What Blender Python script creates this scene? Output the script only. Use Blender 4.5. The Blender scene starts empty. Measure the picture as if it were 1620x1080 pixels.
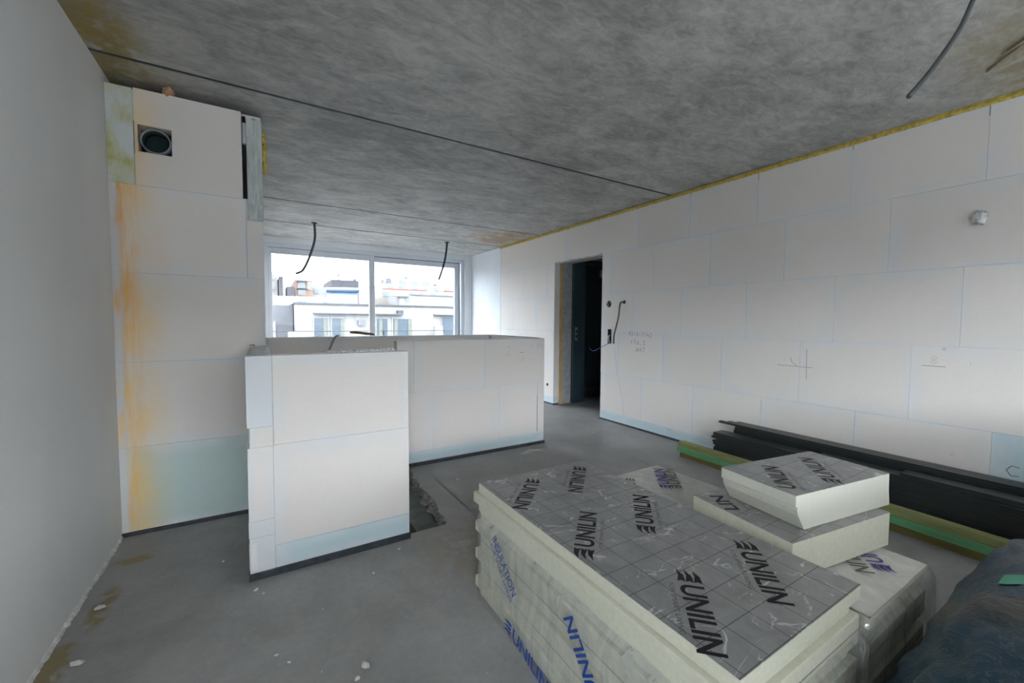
import bpy, bmesh, math, random
from mathutils import Vector, Matrix, noise
random.seed(7)
S = bpy.context.scene
C = S.collection
PI = math.pi

# ------------------------------------------------------------------ camera
CAMH = 1.26
YAW, PITCH, ROLL, FPX = math.radians(31.322), math.radians(-2.868), math.radians(0.392), 649.1
fw = Vector((math.sin(YAW)*math.cos(PITCH), math.cos(YAW)*math.cos(PITCH), math.sin(PITCH)))
rt = Vector((math.cos(YAW), -math.sin(YAW), 0)); up = rt.cross(fw)
r2 = math.cos(ROLL)*rt + math.sin(ROLL)*up; u2 = -math.sin(ROLL)*rt + math.cos(ROLL)*up
cam = bpy.data.cameras.new('camera'); camo = bpy.data.objects.new('camera', cam); C.objects.link(camo)
cam.sensor_width = 36; cam.lens = FPX/1620*36; cam.clip_start = .05; cam.clip_end = 500
mw = Matrix.Identity(4)
for i in range(3):
    mw[i][0] = r2[i]; mw[i][1] = u2[i]; mw[i][2] = -fw[i]
mw[2][3] = CAMH
camo.matrix_world = mw
S.camera = camo
S.view_settings.view_transform = 'Standard'; S.view_settings.look = 'None'
S.view_settings.gamma = 1; S.view_settings.use_curve_mapping = False
S.view_settings.exposure = 5.25

# ------------------------------------------------------------------ light
w = bpy.data.worlds.new('overcast_sky'); S.world = w; w.use_nodes = True
bg = w.node_tree.nodes['Background']; bg.inputs[0].default_value = (.85, .925, 1, 1); bg.inputs[1].default_value = 1.0
def portal(name, loc, rot, sx, sy):
    l = bpy.data.lights.new(name, 'AREA'); l.shape = 'RECTANGLE'; l.size = sx; l.size_y = sy
    l.cycles.is_portal = True
    o = bpy.data.objects.new(name, l); o.location = loc; o.rotation_euler = rot; C.objects.link(o)
BY = -4.6                                                   # wall behind the camera
portal('daylight_portal', (1.5, BY-.16, 1.25), (PI/2, 0, PI), 4.0, 2.4)
portal('daylight_portal', (-.86, -2.9, 1.25), (PI/2, 0, PI/2), 2.8, 2.4)
portal('daylight_portal', (1.8, 7.86, 1.25), (PI/2, 0, 0), 3.6, 2.5)

# ------------------------------------------------------------------ materials
def ramp(nt, fac, stops):
    n = nt.nodes.new('ShaderNodeValToRGB'); e = n.color_ramp.elements
    while len(e) < len(stops): e.new(.5)
    for el, (p, c) in zip(e, stops):
        el.position = p; el.color = (c, c, c, 1) if not hasattr(c, '__len__') else (*c, 1)
    nt.links.new(fac, n.inputs[0]); return n.outputs[0]
def newmat(name, rough=.8, spec=.3, metal=0):
    m = bpy.data.materials.new(name); m.use_nodes = True
    b = m.node_tree.nodes['Principled BSDF']
    b.inputs['Roughness'].default_value = rough; b.inputs['Metallic'].default_value = metal
    b.inputs['Specular IOR Level'].default_value = spec
    return m, m.node_tree, b
def coords(nt, kind='Object', scale=(1, 1, 1)):
    t = nt.nodes.new('ShaderNodeTexCoord'); mp = nt.nodes.new('ShaderNodeMapping')
    mp.inputs['Scale'].default_value = scale
    if kind == 'World':
        g = nt.nodes.new('ShaderNodeNewGeometry'); nt.links.new(g.outputs['Position'], mp.inputs[0])
    else: nt.links.new(t.outputs[kind], mp.inputs[0])
    return mp.outputs[0]
def nz(nt, vec, scale, detail=4, rough=.55, dist=0):
    n = nt.nodes.new('ShaderNodeTexNoise'); n.inputs['Scale'].default_value = scale
    n.inputs['Detail'].default_value = detail; n.inputs['Roughness'].default_value = rough
    n.inputs['Distortion'].default_value = dist
    nt.links.new(vec, n.inputs['Vector']); return n.outputs[0]
def mth(nt, op, a, b=None, c=None):
    n = nt.nodes.new('ShaderNodeMath'); n.operation = op
    for i, v in enumerate((a, b, c)):
        if v is None: continue
        if isinstance(v, (int, float)): n.inputs[i].default_value = v
        else: nt.links.new(v, n.inputs[i])
    return n.outputs[0]
def mixc(nt, fac, a, b, blend='MIX'):
    n = nt.nodes.new('ShaderNodeMix'); n.data_type = 'RGBA'; n.blend_type = blend
    for sock, v in ((n.inputs[0], fac), (n.inputs[6], a), (n.inputs[7], b)):
        if isinstance(v, (int, float)): sock.default_value = v
        elif isinstance(v, tuple): sock.default_value = (*v, 1)
        else: nt.links.new(v, sock)
    return n.outputs[2]
def bump(nt, b, hgt, strength=.2, dist=.01):
    n = nt.nodes.new('ShaderNodeBump'); n.inputs['Strength'].default_value = strength; n.inputs['Distance'].default_value = dist
    nt.links.new(hgt, n.inputs['Height']); nt.links.new(n.outputs[0], b.inputs['Normal'])
def sep(nt, vec):
    n = nt.nodes.new('ShaderNodeSeparateXYZ'); nt.links.new(vec, n.inputs[0]); return n.outputs
def around(nt, vec, centre, radii):
    """1 at centre, 0 at the rim of an ellipsoid, for stains"""
    mp = nt.nodes.new('ShaderNodeMapping'); mp.inputs['Location'].default_value = tuple(-c/r for c, r in zip(centre, radii))
    mp.inputs['Scale'].default_value = tuple(1/r for r in radii); nt.links.new(vec, mp.inputs[0])
    l = nt.nodes.new('ShaderNodeVectorMath'); l.operation = 'LENGTH'; nt.links.new(mp.outputs[0], l.inputs[0])
    return mth(nt, 'MAXIMUM', mth(nt, 'SUBTRACT', 1, l.outputs['Value']), 0)
def flat(name, col, rough=.7, spec=.3, metal=0, var=.12, scale=12, bumps=0, vec='Object', vs=(1, 1, 1)):
    m, nt, b = newmat(name, rough, spec, metal)
    v = coords(nt, vec, vs); n = nz(nt, v, scale, 5)
    lo = tuple(max(0, c*(1-var)) for c in col); hi = tuple(c*(1+var) for c in col)
    nt.links.new(ramp(nt, n, [(.3, lo), (.7, hi)]), b.inputs['Base Color'])
    if bumps: bump(nt, b, n, bumps, .004)
    return m

def gypsum(name, base, stain=False):
    m, nt, b = newmat(name, .85, .2)
    wv = coords(nt, 'World')
    at = nt.nodes.new('ShaderNodeAttribute'); at.attribute_name = 'filler'
    n1 = nz(nt, wv, 5, 4, .6); n2 = nz(nt, wv, 1.6, 3); n3 = nz(nt, wv, 45, 4)
    fac = mth(nt, 'MULTIPLY', at.outputs['Fac'], ramp(nt, n1, [(.34, .05), (.62, .8)]))
    oi = nt.nodes.new('ShaderNodeObjectInfo')
    tone = mth(nt, 'ADD', mth(nt, 'MULTIPLY', oi.outputs['Random'], .035), mth(nt, 'MULTIPLY', n2, .10))
    tone = mth(nt, 'ADD', tone, .895)
    c0 = mixc(nt, ramp(nt, n3, [(.35, 0.), (.75, .25)]), base, tuple(c*.9 for c in base))
    c = mixc(nt, fac, c0, (.69, .70, .715))
    tn = nt.nodes.new('ShaderNodeCombineColor')
    for i in range(3): nt.links.new(tone, tn.inputs[i])
    c = mixc(nt, 1., c, tn.outputs[0], 'MULTIPLY')
    # grey scuffs
    sc = ramp(nt, nz(nt, coords(nt, 'World', (1, 1, .25)), 7, 6, .7, .6), [(.66, 0.), (.8, .35)])
    c = mixc(nt, sc, c, (.46, .46, .45))
    if stain:
        x = sep(nt, wv)
        drip = nz(nt, coords(nt, 'World', (9, 1, .8)), 3.2, 6, .65, .4)
        blot = nz(nt, coords(nt, 'World', (1, 1, .6)), 6, 5, .6)
        edge = nt.nodes.new('ShaderNodeMapRange'); nt.links.new(x[0], edge.inputs[0])
        edge.inputs[1].default_value = -.73; edge.inputs[2].default_value = -.44; edge.inputs[3].default_value = 1.0; edge.inputs[4].default_value = 0
        e2 = nt.nodes.new('ShaderNodeMapRange'); nt.links.new(x[0], e2.inputs[0])
        e2.inputs[1].default_value = -.58; e2.inputs[2].default_value = -.68; e2.inputs[3].default_value = 0; e2.inputs[4].default_value = 1
        soft = mth(nt, 'MULTIPLY', edge.outputs[0], ramp(nt, blot, [(.3, .15), (.65, .95)]))
        c = mixc(nt, mth(nt, 'MULTIPLY', soft, .95), c, (.84, .50, .07))
        hi = nt.nodes.new('ShaderNodeMapRange'); nt.links.new(x[2], hi.inputs[0])
        hi.inputs[1].default_value = .6; hi.inputs[2].default_value = 1.9; hi.inputs[3].default_value = .35; hi.inputs[4].default_value = 1
        hard = mth(nt, 'MULTIPLY', mth(nt, 'MULTIPLY', e2.outputs[0], hi.outputs[0]), ramp(nt, drip, [(.4, 0.), (.58, 1.)]))
        c = mixc(nt, mth(nt, 'MULTIPLY', hard, 1.), c, (.76, .33, .012))
        # white filler smears down the corner
        cw = nt.nodes.new('ShaderNodeMapRange'); nt.links.new(x[0], cw.inputs[0])
        cw.inputs[1].default_value = -.69; cw.inputs[2].default_value = -.655; cw.inputs[3].default_value = 1; cw.inputs[4].default_value = 0
        c = mixc(nt, mth(nt, 'MULTIPLY', cw.outputs[0], ramp(nt, nz(nt, coords(nt, 'World', (2, 1, .5)), 9, 5, .6), [(.35, .1), (.5, .95)])), c, (.60, .61, .62))
    nt.links.new(c, b.inputs['Base Color'])
    bump(nt, b, mth(nt, 'ADD', n3, mth(nt, 'MULTIPLY', fac, .6)), .10, .004)
    return m
M = {}
M['gyp'] = gypsum('gypsum_block', (.755, .705, .66))
M['gyp_stain'] = gypsum('gypsum_block_stained', (.755, .705, .66), True)
M['hydro'] = gypsum('water_resistant_gypsum', (.53, .645, .68))
M['hydro_stain'] = gypsum('water_resistant_gypsum_stained', (.52, .62, .60), True)
M['filler'] = gypsum('joint_filler', (.69, .70, .715))
def mat_green_strip():
    m, nt, b = newmat('green_smeared_gypsum', .85, .2)
    wv = coords(nt, 'World', (1, 1, .6)); n = nz(nt, wv, 9, 5, .6)
    c = ramp(nt, n, [(.38, (.45, .44, .18)), (.5, (.55, .56, .38)), (.62, (.60, .64, .62))])
    nt.links.new(c, b.inputs['Base Color']); return m
M['green_strip'] = mat_green_strip()
M['plaster'] = flat('plaster_wall', (.74, .735, .72), .9, .15, 0, .07, 1.3, .05, 'World', (1, 1, .35))
M['plaster_lump'] = flat('plaster_crumbs', (.62, .62, .60), .9, .1, 0, .2, 30, .4)
M['core'] = flat('joint_core', (.55, .56, .57), .9, .1)
M['white_wall'] = flat('white_plaster', (.72, .74, .76), .85, .2, 0, .05, 2, 0, 'World')
M['concrete_block'] = flat('grey_concrete_block', (.40, .41, .40), .9, .1, 0, .2, 14, .3, 'World')

def concrete_ceiling():
    m, nt, b = newmat('cast_concrete', .62, .35)
    v = coords(nt, 'World')
    st = coords(nt, 'World', (.75, 1.35, 1))
    n1 = nz(nt, st, 3.0, 8, .68, 1.0); n2 = nz(nt, v, 1.1, 3); n3 = nz(nt, coords(nt, 'World', (.7, 1.3, 1)), 16, 6, .7, .8)
    s = mth(nt, 'ADD', mth(nt, 'MULTIPLY', n1, .55), mth(nt, 'MULTIPLY', n3, .45))
    s = mth(nt, 'ADD', s, mth(nt, 'MULTIPLY', mth(nt, 'SUBTRACT', n2, .5), .25))
    c = ramp(nt, s, [(.38, (.255, .25, .236)), (.5, (.38, .373, .35)), (.61, (.51, .50, .47))])
    dot = ramp(nt, nz(nt, v, 60, 3, .5), [(.70, 0.), (.76, .5)])
    c = mixc(nt, dot, c, (.12, .12, .12))
    bl = nz(nt, v, 7, 5, .65, .5)
    for ctr, rad, col, k in (((3.4, 5.85, 2.6), (.75, .7, 1), (.33, .21, .11), 1.7), ((-.72, 2.75, 2.6), (.3, .65, 1), (.30, .21, .04), 2.0),
                             ((3.35, .45, 2.6), (.8, .33, 1), (.30, .24, .13), 1.4), ((-.72, 3.05, 2.6), (.4, .3, 1), (.29, .24, .11), 1.3)):
        f = mth(nt, 'MULTIPLY', mth(nt, 'MULTIPLY', around(nt, v, ctr, rad), k), ramp(nt, bl, [(.36, .0), (.56, 1.)]))
        c = mixc(nt, mth(nt, 'MINIMUM', f, .85), c, col)
    nt.links.new(c, b.inputs['Base Color'])
    bump(nt, b, n3, .06, .006)
    return m
M['ceil'] = concrete_ceiling()
def screed():
    m, nt, b = newmat('screed_floor', .55, .35)
    v = coords(nt, 'World')
    n1 = nz(nt, v, 2.2, 7, .62, .3); n2 = nz(nt, v, 34, 5, .6); n3 = nz(nt, coords(nt, 'World', (1, 1.3, 1)), 9, 6, .7, 1.2)
    s = mth(nt, 'ADD', mth(nt, 'MULTIPLY', n1, .8), mth(nt, 'MULTIPLY', n2, .2))
    c = ramp(nt, s, [(.36, (.24, .238, .23)), (.5, (.30, .297, .288)), (.66, (.37, .366, .355))])
    c = mixc(nt, ramp(nt, n3, [(.64, 0.), (.76, .38)]), c, (.42, .42, .41))
    sp = ramp(nt, nz(nt, v, 55, 2, .5), [(.73, 0.), (.76, .8)])
    c = mixc(nt, sp, c, (.55, .55, .53))
    bl = nz(nt, v, 11, 5, .65, .6)
    for ctr, rad, col, k in (((-.6, 2.8, 0), (.11, .05, 1), (.24, .18, .06), 2.), ((-.62, 2.4, 0), (.05, .19, 1), (.23, .17, .05), 2.2), ((-.68, 2.05, 0), (.07, .22, 1), (.22, .165, .05), 2.2),
                             ((.95, 2.05, 0), (.35, .45, 1), (.27, .23, .17), 1.)):
        f = mth(nt, 'MULTIPLY', mth(nt, 'MULTIPLY', around(nt, v, ctr, rad), k), ramp(nt, bl, [(.4, .0), (.56, 1.)]))
        c = mixc(nt, mth(nt, 'MINIMUM', f, .8), c, col)
    nt.links.new(c, b.inputs['Base Color'])
    nt.links.new(ramp(nt, n1, [(.35, .42), (.65, .62)]), b.inputs['Roughness'])
    bump(nt, b, n2, .06, .004)
    return m
M['screed'] = screed()
M['broken'] = flat('broken_screed', (.24, .235, .22), .95, .1, 0, .45, 40, .8)
M['slab'] = flat('slab_concrete', (.20, .23, .215), .9, .1, 0, .25, 9, .2, 'World')
M['dpc'] = flat('black_strip_joint_shade', (.035, .042, .05), .5, .4, 0, .5, 18, .3, 'World')
M['foam_y'] = flat('yellow_foam', (.50, .38, .09), .9, .15, 0, .35, 40, .6, 'World')
M['foam_pale'] = flat('pale_foam', (.46, .37, .17), .9, .15, 0, .3, 40, .6)
M['foam_pink'] = flat('orange_foam', (.50, .29, .17), .8, .3, 0, .35, 25, .6)
M['frame'] = flat('grey_white_window_frame', (.58, .61, .65), .4, .5, 0, .02)
M['gasket'] = flat('black_gasket', (.02, .022, .03), .5)
M['cable'] = flat('grey_conduit', (.085, .095, .10), .5, .4, 0, .1)
M['cable_black'] = flat('black_cable', (.02, .022, .03), .5, .4, 0, .1)
M['void'] = flat('dark_recess', (.02, .02, .02), .9, .1)
M['pipe'] = flat('grey_pvc_pipe', (.22, .25, .26), .4, .5, 0, .05)
M['pipe_in'] = flat('dark_pipe_inside', (.015, .03, .03), .7, .2)
M['door'] = flat('dark_green_door', (.018, .030, .034), .45, .4, 0, .2, 20, .1)
M['door_frame'] = flat('dark_blue_door_frame', (.035, .060, .075), .5, .4, 0, .1)
M['steel'] = flat('steel', (.55, .55, .55), .35, .5, 1, .05)
M['wood'] = flat('raw_wood', (.56, .36, .15), .75, .2, 0, .25, 6, .1, 'Object', (12, 12, 1))
M['driftwood'] = flat('brown_wood', (.25, .15, .09), .75, .2, 0, .25, 8, .1, 'Object', (2, 12, 12))
M['t_olive'] = flat('olive_timber', (.29, .31, .13), .8, .2, 0, .25, 4, .1, 'Object', (14, .6, 14))
M['t_green'] = flat('green_timber', (.16, .42, .20), .75, .25, 0, .22, 4, .1, 'Object', (14, .6, 14))
M['t_brown'] = flat('brown_green_timber', (.20, .17, .06), .85, .2, 0, .3, 4, .1, 'Object', (14, .6, 14))
M['black'] = flat('black_stained_batten', (.020, .025, .025), .33, .6, 0, .4, 5, .1, 'Object', (20, .5, 20))
M['pir'] = flat('insulation_foam_core', (.62, .61, .50), .8, .2, 0, .05, 60, .05)
M['pir2'] = flat('insulation_foam_cut', (.62, .61, .53), .85, .15, 0, .025, 5, .1, 'Object', (30, 30, 1))
M['ink'] = flat('black_print', (.012, .012, .014), .5, .3)
M['ink_grey'] = flat('grey_print', (.12, .12, .12), .5, .3)
M['ink_blue'] = flat('blue_print', (.015, .06, .30), .5, .3)
M['ink_violet'] = flat('violet_print', (.06, .055, .24), .5, .3)
M['pencil'] = flat('pencil_line', (.17, .17, .18), .8)
M['pencil_faint'] = flat('faint_pencil_line', (.42, .42, .42), .8)
def foil():
    m, nt, b = newmat('foil_facing', .42, .5, .55)
    v = coords(nt, 'Object'); x = sep(nt, v)
    def line(s):
        a = mth(nt, 'ABSOLUTE', mth(nt, 'SUBTRACT', mth(nt, 'FRACT', mth(nt, 'MULTIPLY', mth(nt, 'ADD', s, 5.0), 10)), .5))
        return mth(nt, 'LESS_THAN', a, .012)
    grid = mth(nt, 'MAXIMUM', line(x[0]), line(x[1]))
    n = nz(nt, v, 14, 6, .65, .6); base = ramp(nt, n, [(.35, (.33, .33, .325)), (.65, (.42, .42, .41))])
    cr = nz(nt, coords(nt, 'Object', (1.1, 2.0, 1)), 4.2, 3, .55, .7)
    ridge = mth(nt, 'ABSOLUTE', mth(nt, 'SUBTRACT', cr, .5))
    brk = ramp(nt, nz(nt, v, 16, 3), [(.48, 0.), (.58, 1.)])
    crease = mth(nt, 'MULTIPLY', ramp(nt, ridge, [(.004, 1.), (.014, 0.)]), brk)
    c = mixc(nt, mth(nt, 'MULTIPLY', crease, .75), base, (.8, .8, .79))
    c = mixc(nt, mth(nt, 'MULTIPLY', grid, .8), c, (.09, .09, .09))
    nt.links.new(c, b.inputs['Base Color'])
    bump(nt, b, mth(nt, 'ADD', mth(nt, 'MULTIPLY', n, .35), crease), .25, .004)
    return m
M['foil'] = foil()
def film(name='clear_plastic_film', lo=.10, hi=.40, tone=(.66, .67, .64)):
    m = bpy.data.materials.new(name); m.use_nodes = True; nt = m.node_tree
    out = nt.nodes['Material Output']; nt.nodes.remove(nt.nodes['Principled BSDF'])
    tr = nt.nodes.new('ShaderNodeBsdfTransparent'); tr.inputs[0].default_value = (.95, .96, .96, 1)
    gl = nt.nodes.new('ShaderNodeBsdfGlossy'); gl.inputs['Roughness'].default_value = .16
    df = nt.nodes.new('ShaderNodeBsdfDiffuse'); df.inputs[0].default_value = (*tone, 1)
    v = coords(nt, 'World', (1, 1, .4)); n = nz(nt, v, 10, 4, .6, 1.5)
    bp = nt.nodes.new('ShaderNodeBump'); bp.inputs['Strength'].default_value = .5; bp.inputs['Distance'].default_value = .02
    nt.links.new(n, bp.inputs['Height']); nt.links.new(bp.outputs[0], gl.inputs['Normal'])
    m1 = nt.nodes.new('ShaderNodeMixShader'); m2 = nt.nodes.new('ShaderNodeMixShader')
    nt.links.new(ramp(nt, n, [(.4, lo), (.7, hi)]), m1.inputs[0])
    nt.links.new(tr.outputs[0], m1.inputs[1]); nt.links.new(df.outputs[0], m1.inputs[2])
    m2.inputs[0].default_value = .10
    nt.links.new(m1.outputs[0], m2.inputs[1]); nt.links.new(gl.outputs[0], m2.inputs[2])
    nt.links.new(m2.outputs[0], out.inputs[0])
    return m
M['film'] = film()
M['film_top'] = film('cloudy_plastic_film', .78, .95, (.70, .69, .64))
def glass(name, tint, gloss=.05):
    m = bpy.data.materials.new(name); m.use_nodes = True; nt = m.node_tree
    out = nt.nodes['Material Output']; nt.nodes.remove(nt.nodes['Principled BSDF'])
    tr = nt.nodes.new('ShaderNodeBsdfTransparent'); tr.inputs[0].default_value = (*tint, 1)
    gl = nt.nodes.new('ShaderNodeBsdfGlossy'); gl.inputs['Roughness'].default_value = .02
    mx = nt.nodes.new('ShaderNodeMixShader'); mx.inputs[0].default_value = gloss
    nt.links.new(tr.outputs[0], mx.inputs[1]); nt.links.new(gl.outputs[0], mx.inputs[2]); nt.links.new(mx.outputs[0], out.inputs[0])
    return m
M['glass'] = glass('double_glazing', (.60, .61, .62))
def bagmat():
    m, nt, b = newmat('dark_blue_plastic_sack', .38, .5)
    v = coords(nt, 'World'); n = nz(nt, v, 2.0, 4, .55, .8); n2 = nz(nt, coords(nt, 'World', (1, 1, .5)), 9, 6, .65, 1.6)
    c = ramp(nt, n, [(.36, (.002, .028, .052)), (.55, (.004, .045, .075)), (.63, (.028, .038, .042)), (.72, (.06, .058, .05))])
    ri = ramp(nt, mth(nt, 'ABSOLUTE', mth(nt, 'SUBTRACT', n2, .5)), [(.003, .4), (.012, 0.)])
    c = mixc(nt, ri, c, (.20, .19, .17))
    nt.links.new(c, b.inputs['Base Color']); bump(nt, b, n2, .5, .02)
    nt.links.new(ramp(nt, n, [(.4, .6), (.65, .42)]), b.inputs['Roughness'])
    return m
M['bag'] = bagmat()
M['tape'] = flat('green_tape', (.10, .40, .27), .6)
M['cord'] = flat('white_cord', (.45, .46, .45), .8)
M['b_white'] = flat('white_facade', (.205, .20, .193), .9, .1, 0, .05, .6, 0, 'World')
M['b_grey'] = flat('grey_facade', (.10, .10, .105), .9, .1, 0, .12, 1.2, 0, 'World')
M['b_dark'] = flat('dark_grey_facade', (.05, .049, .054), .9, .1, 0, .06, .6, 0, 'World')
M['b_orange'] = flat('orange_brick_facade', (.165, .108, .08), .9, .1, 0, .08, 1, 0, 'World')
M['b_cream'] = flat('cream_facade', (.185, .168, .15), .9, .1, 0, .06, 1, 0, 'World')
M['b_red'] = flat('red_awning', (.15, .065, .053), .9, .1, 0, .05)
M['b_glass'] = flat('house_window_glass', (.06, .075, .09), .15, .6, 0, .1)
M['b_curtain'] = flat('striped_blind', (.12, .124, .105), .9, .1, 0, .1)
M['b_blue'] = flat('blue_collector', (.045, .068, .115), .25, .6, 0, .08)
M['b_metal'] = flat('galvanised_metal', (.05, .052, .058), .5, .4, .3)
M['ground'] = flat('outdoor_ground', (.25, .25, .24), .9, .1, 0, .1, .3, 0, 'World')

# ------------------------------------------------------------------ mesh helpers
class MB:
    def __init__(s): s.bm = bmesh.new()
    def box(s, x0, x1, y0, y1, z0, z1, M4=None):
        v = [s.bm.verts.new((x, y, z)) for z in (z0, z1) for y in (y0, y1) for x in (x0, x1)]
        for f in ((0, 2, 3, 1), (4, 5, 7, 6), (0, 1, 5, 4), (2, 6, 7, 3), (0, 4, 6, 2), (1, 3, 7, 5)):
            s.bm.faces.new([v[i] for i in f])
        if M4: bmesh.ops.transform(s.bm, matrix=M4, verts=v)
        return s
    def poly(s, pts, ext):
        a = [s.bm.verts.new(p) for p in pts]; e = Vector(ext); b = [s.bm.verts.new(Vector(p)+e) for p in pts]
        s.bm.faces.new(a[::-1]); s.bm.faces.new(b); n = len(a)
        for i in range(n): s.bm.faces.new((a[i], a[(i+1) % n], b[(i+1) % n], b[i]))
        return s
    def tube(s, pts, r, seg=8, caps=True):
        pts = [Vector(p) for p in pts]; rings = []; n = len(pts); ref = None
        rr = r if hasattr(r, '__len__') else [r]*n
        for i, p in enumerate(pts):
            t = (pts[min(i+1, n-1)]-pts[max(i-1, 0)]).normalized()
            if ref is None: ref = Vector((0, 0, 1)) if abs(t.z) < .9 else Vector((1, 0, 0))
            a = (ref-t*ref.dot(t)).normalized(); ref = a; b = t.cross(a)
            rings.append([s.bm.verts.new(p+(a*math.cos(k*2*PI/seg)+b*math.sin(k*2*PI/seg))*rr[i]) for k in range(seg)])
        for i in range(n-1):
            for k in range(seg):
                s.bm.faces.new((rings[i][k], rings[i][(k+1) % seg], rings[i+1][(k+1) % seg], rings[i+1][k]))
        if caps: s.bm.faces.new(rings[0][::-1]); s.bm.faces.new(rings[-1])
        return s
    def blob(s, c, r, sub=3, amp=.25, fr=3., seed=0):
        q = bmesh.ops.create_icosphere(s.bm, subdivisions=sub, radius=1)['verts']
        for v in q:
            p = v.co.copy(); k = 1+amp*noise.fractal(p*fr+Vector((seed, seed*1.7, 0)), .8, 2, 3)
            v.co = Vector((c[0]+p.x*r[0]*k, c[1]+p.y*r[1]*k, c[2]+p.z*r[2]*k))
        return s
    def build(s, name, mat, parent=None, smooth=False, bevel=0):
        bmesh.ops.recalc_face_normals(s.bm, faces=s.bm.faces)
        me = bpy.data.meshes.new(name); s.bm.to_mesh(me); s.bm.free()
        me.materials.append(M[mat])
        if smooth: me.polygons.foreach_set('use_smooth', [True]*len(me.polygons))
        o = link(name, me, parent)
        if bevel:
            b = o.modifiers.new('bevel', 'BEVEL'); b.width = bevel; b.segments = 2; b.limit_method = 'ANGLE'
        return o
def link(name, data, parent=None):
    o = bpy.data.objects.new(name, data); C.objects.link(o)
    if parent: o.parent = parent; o.matrix_parent_inverse = rootm(parent).inverted()
    return o
def rootm(p):
    if p.parent: return Matrix.Identity(4)                      # parts keep world coordinates
    return Matrix.Translation(p.location)
def tag(o, label, cat, group=None):
    o['label'] = label; o['category'] = cat
    if group: o['group'] = group
    return o
def thing(name, label, cat, loc=(0, 0, 0), group=None):
    o = bpy.data.objects.new(name, None); o.empty_display_size = .1; o.location = loc; C.objects.link(o)
    return tag(o, label, cat, group)
def struct(o): o['kind'] = 'structure'; return o
def spline(pts, n=12):
    pts = [Vector(p) for p in pts]; out = []
    for i in range(len(pts)-1):
        p0, p1, p2, p3 = pts[max(i-1, 0)], pts[i], pts[i+1], pts[min(i+2, len(pts)-1)]
        for k in range(n):
            t = k/n
            out.append(.5*((2*p1)+(p2-p0)*t+(2*p0-5*p1+4*p2-p3)*t*t+(3*p1-p0-3*p2+p3)*t**3))
    return out+[pts[-1]]
# lettering -----------------------------------------------------------------
TXT = {}
def text_mesh(s, mat, bold=.0):
    key = (s, mat, bold)
    if key in TXT: return TXT[key]
    cu = bpy.data.curves.new('lettering', 'FONT'); cu.body = s; cu.offset = bold; cu.resolution_u = 4
    ob = bpy.data.objects.new('lettering', cu); C.objects.link(ob)
    bpy.context.view_layer.update()
    me = bpy.data.meshes.new_from_object(ob.evaluated_get(bpy.context.evaluated_depsgraph_get()))
    bpy.data.objects.remove(ob); bpy.data.curves.remove(cu)
    xs = [v.co.x for v in me.vertices]; ys = [v.co.y for v in me.vertices]
    x0, x1, y0, y1 = min(xs), max(xs), min(ys), max(ys)
    for v in me.vertices: v.co = ((v.co.x-x0)/(x1-x0), (v.co.y-y0)/(y1-y0), 0)
    me.materials.clear(); me.materials.append(M[mat]); me.name = 'lettering'
    TXT[key] = me; return me
def mark_mesh(mat):
    key = ('mark', mat)
    if key in TXT: return TXT[key]
    bm = bmesh.new()
    for k in range(3):
        y = k*.34
        v = [bm.verts.new(p+(0,)) for p in ((0, y+.0), (.5, y+.06), (1, y-.03), (.9, y+.13), (1, y+.30), (.48, y+.27))]
        bm.faces.new(v)
    me = bpy.data.meshes.new('mark'); bm.to_mesh(me); bm.free(); me.materials.append(M[mat]); TXT[key] = me; return me
def place(name, me, parent, P, U, V):
    """lay a unit-square mesh at P with edges U and V"""
    U = Vector(U); V = Vector(V); n = U.cross(V).normalized()
    m = Matrix.Identity(4)
    for i in range(3): m[i][0] = U[i]; m[i][1] = V[i]; m[i][2] = n[i]; m[i][3] = P[i]
    o = link(name, me, parent); o.matrix_basis = m
    return o
def logo(parent, P, D, Vv, length, hgt, mat='ink', sub=True, mark=True):
    """mark + UNILIN from P along D; letter tops towards Vv"""
    P = Vector(P); D = Vector(D).normalized(); Vv = Vector(Vv).normalized()
    P = P-Vv*hgt/2
    if mark: place('printed_mark', mark_mesh(mat), parent, P, D*length*.19, Vv*hgt)
    place('printed_lettering', text_mesh('UNILIN', mat, .022), parent, P+D*length*.23, D*length*.77, Vv*hgt)
    if sub: place('printed_small_lettering', text_mesh('FOR SMART LIVING', 'ink_grey'), parent, P+D*length*.23-Vv*hgt*.42, D*length*.62, Vv*hgt*.2)
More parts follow.
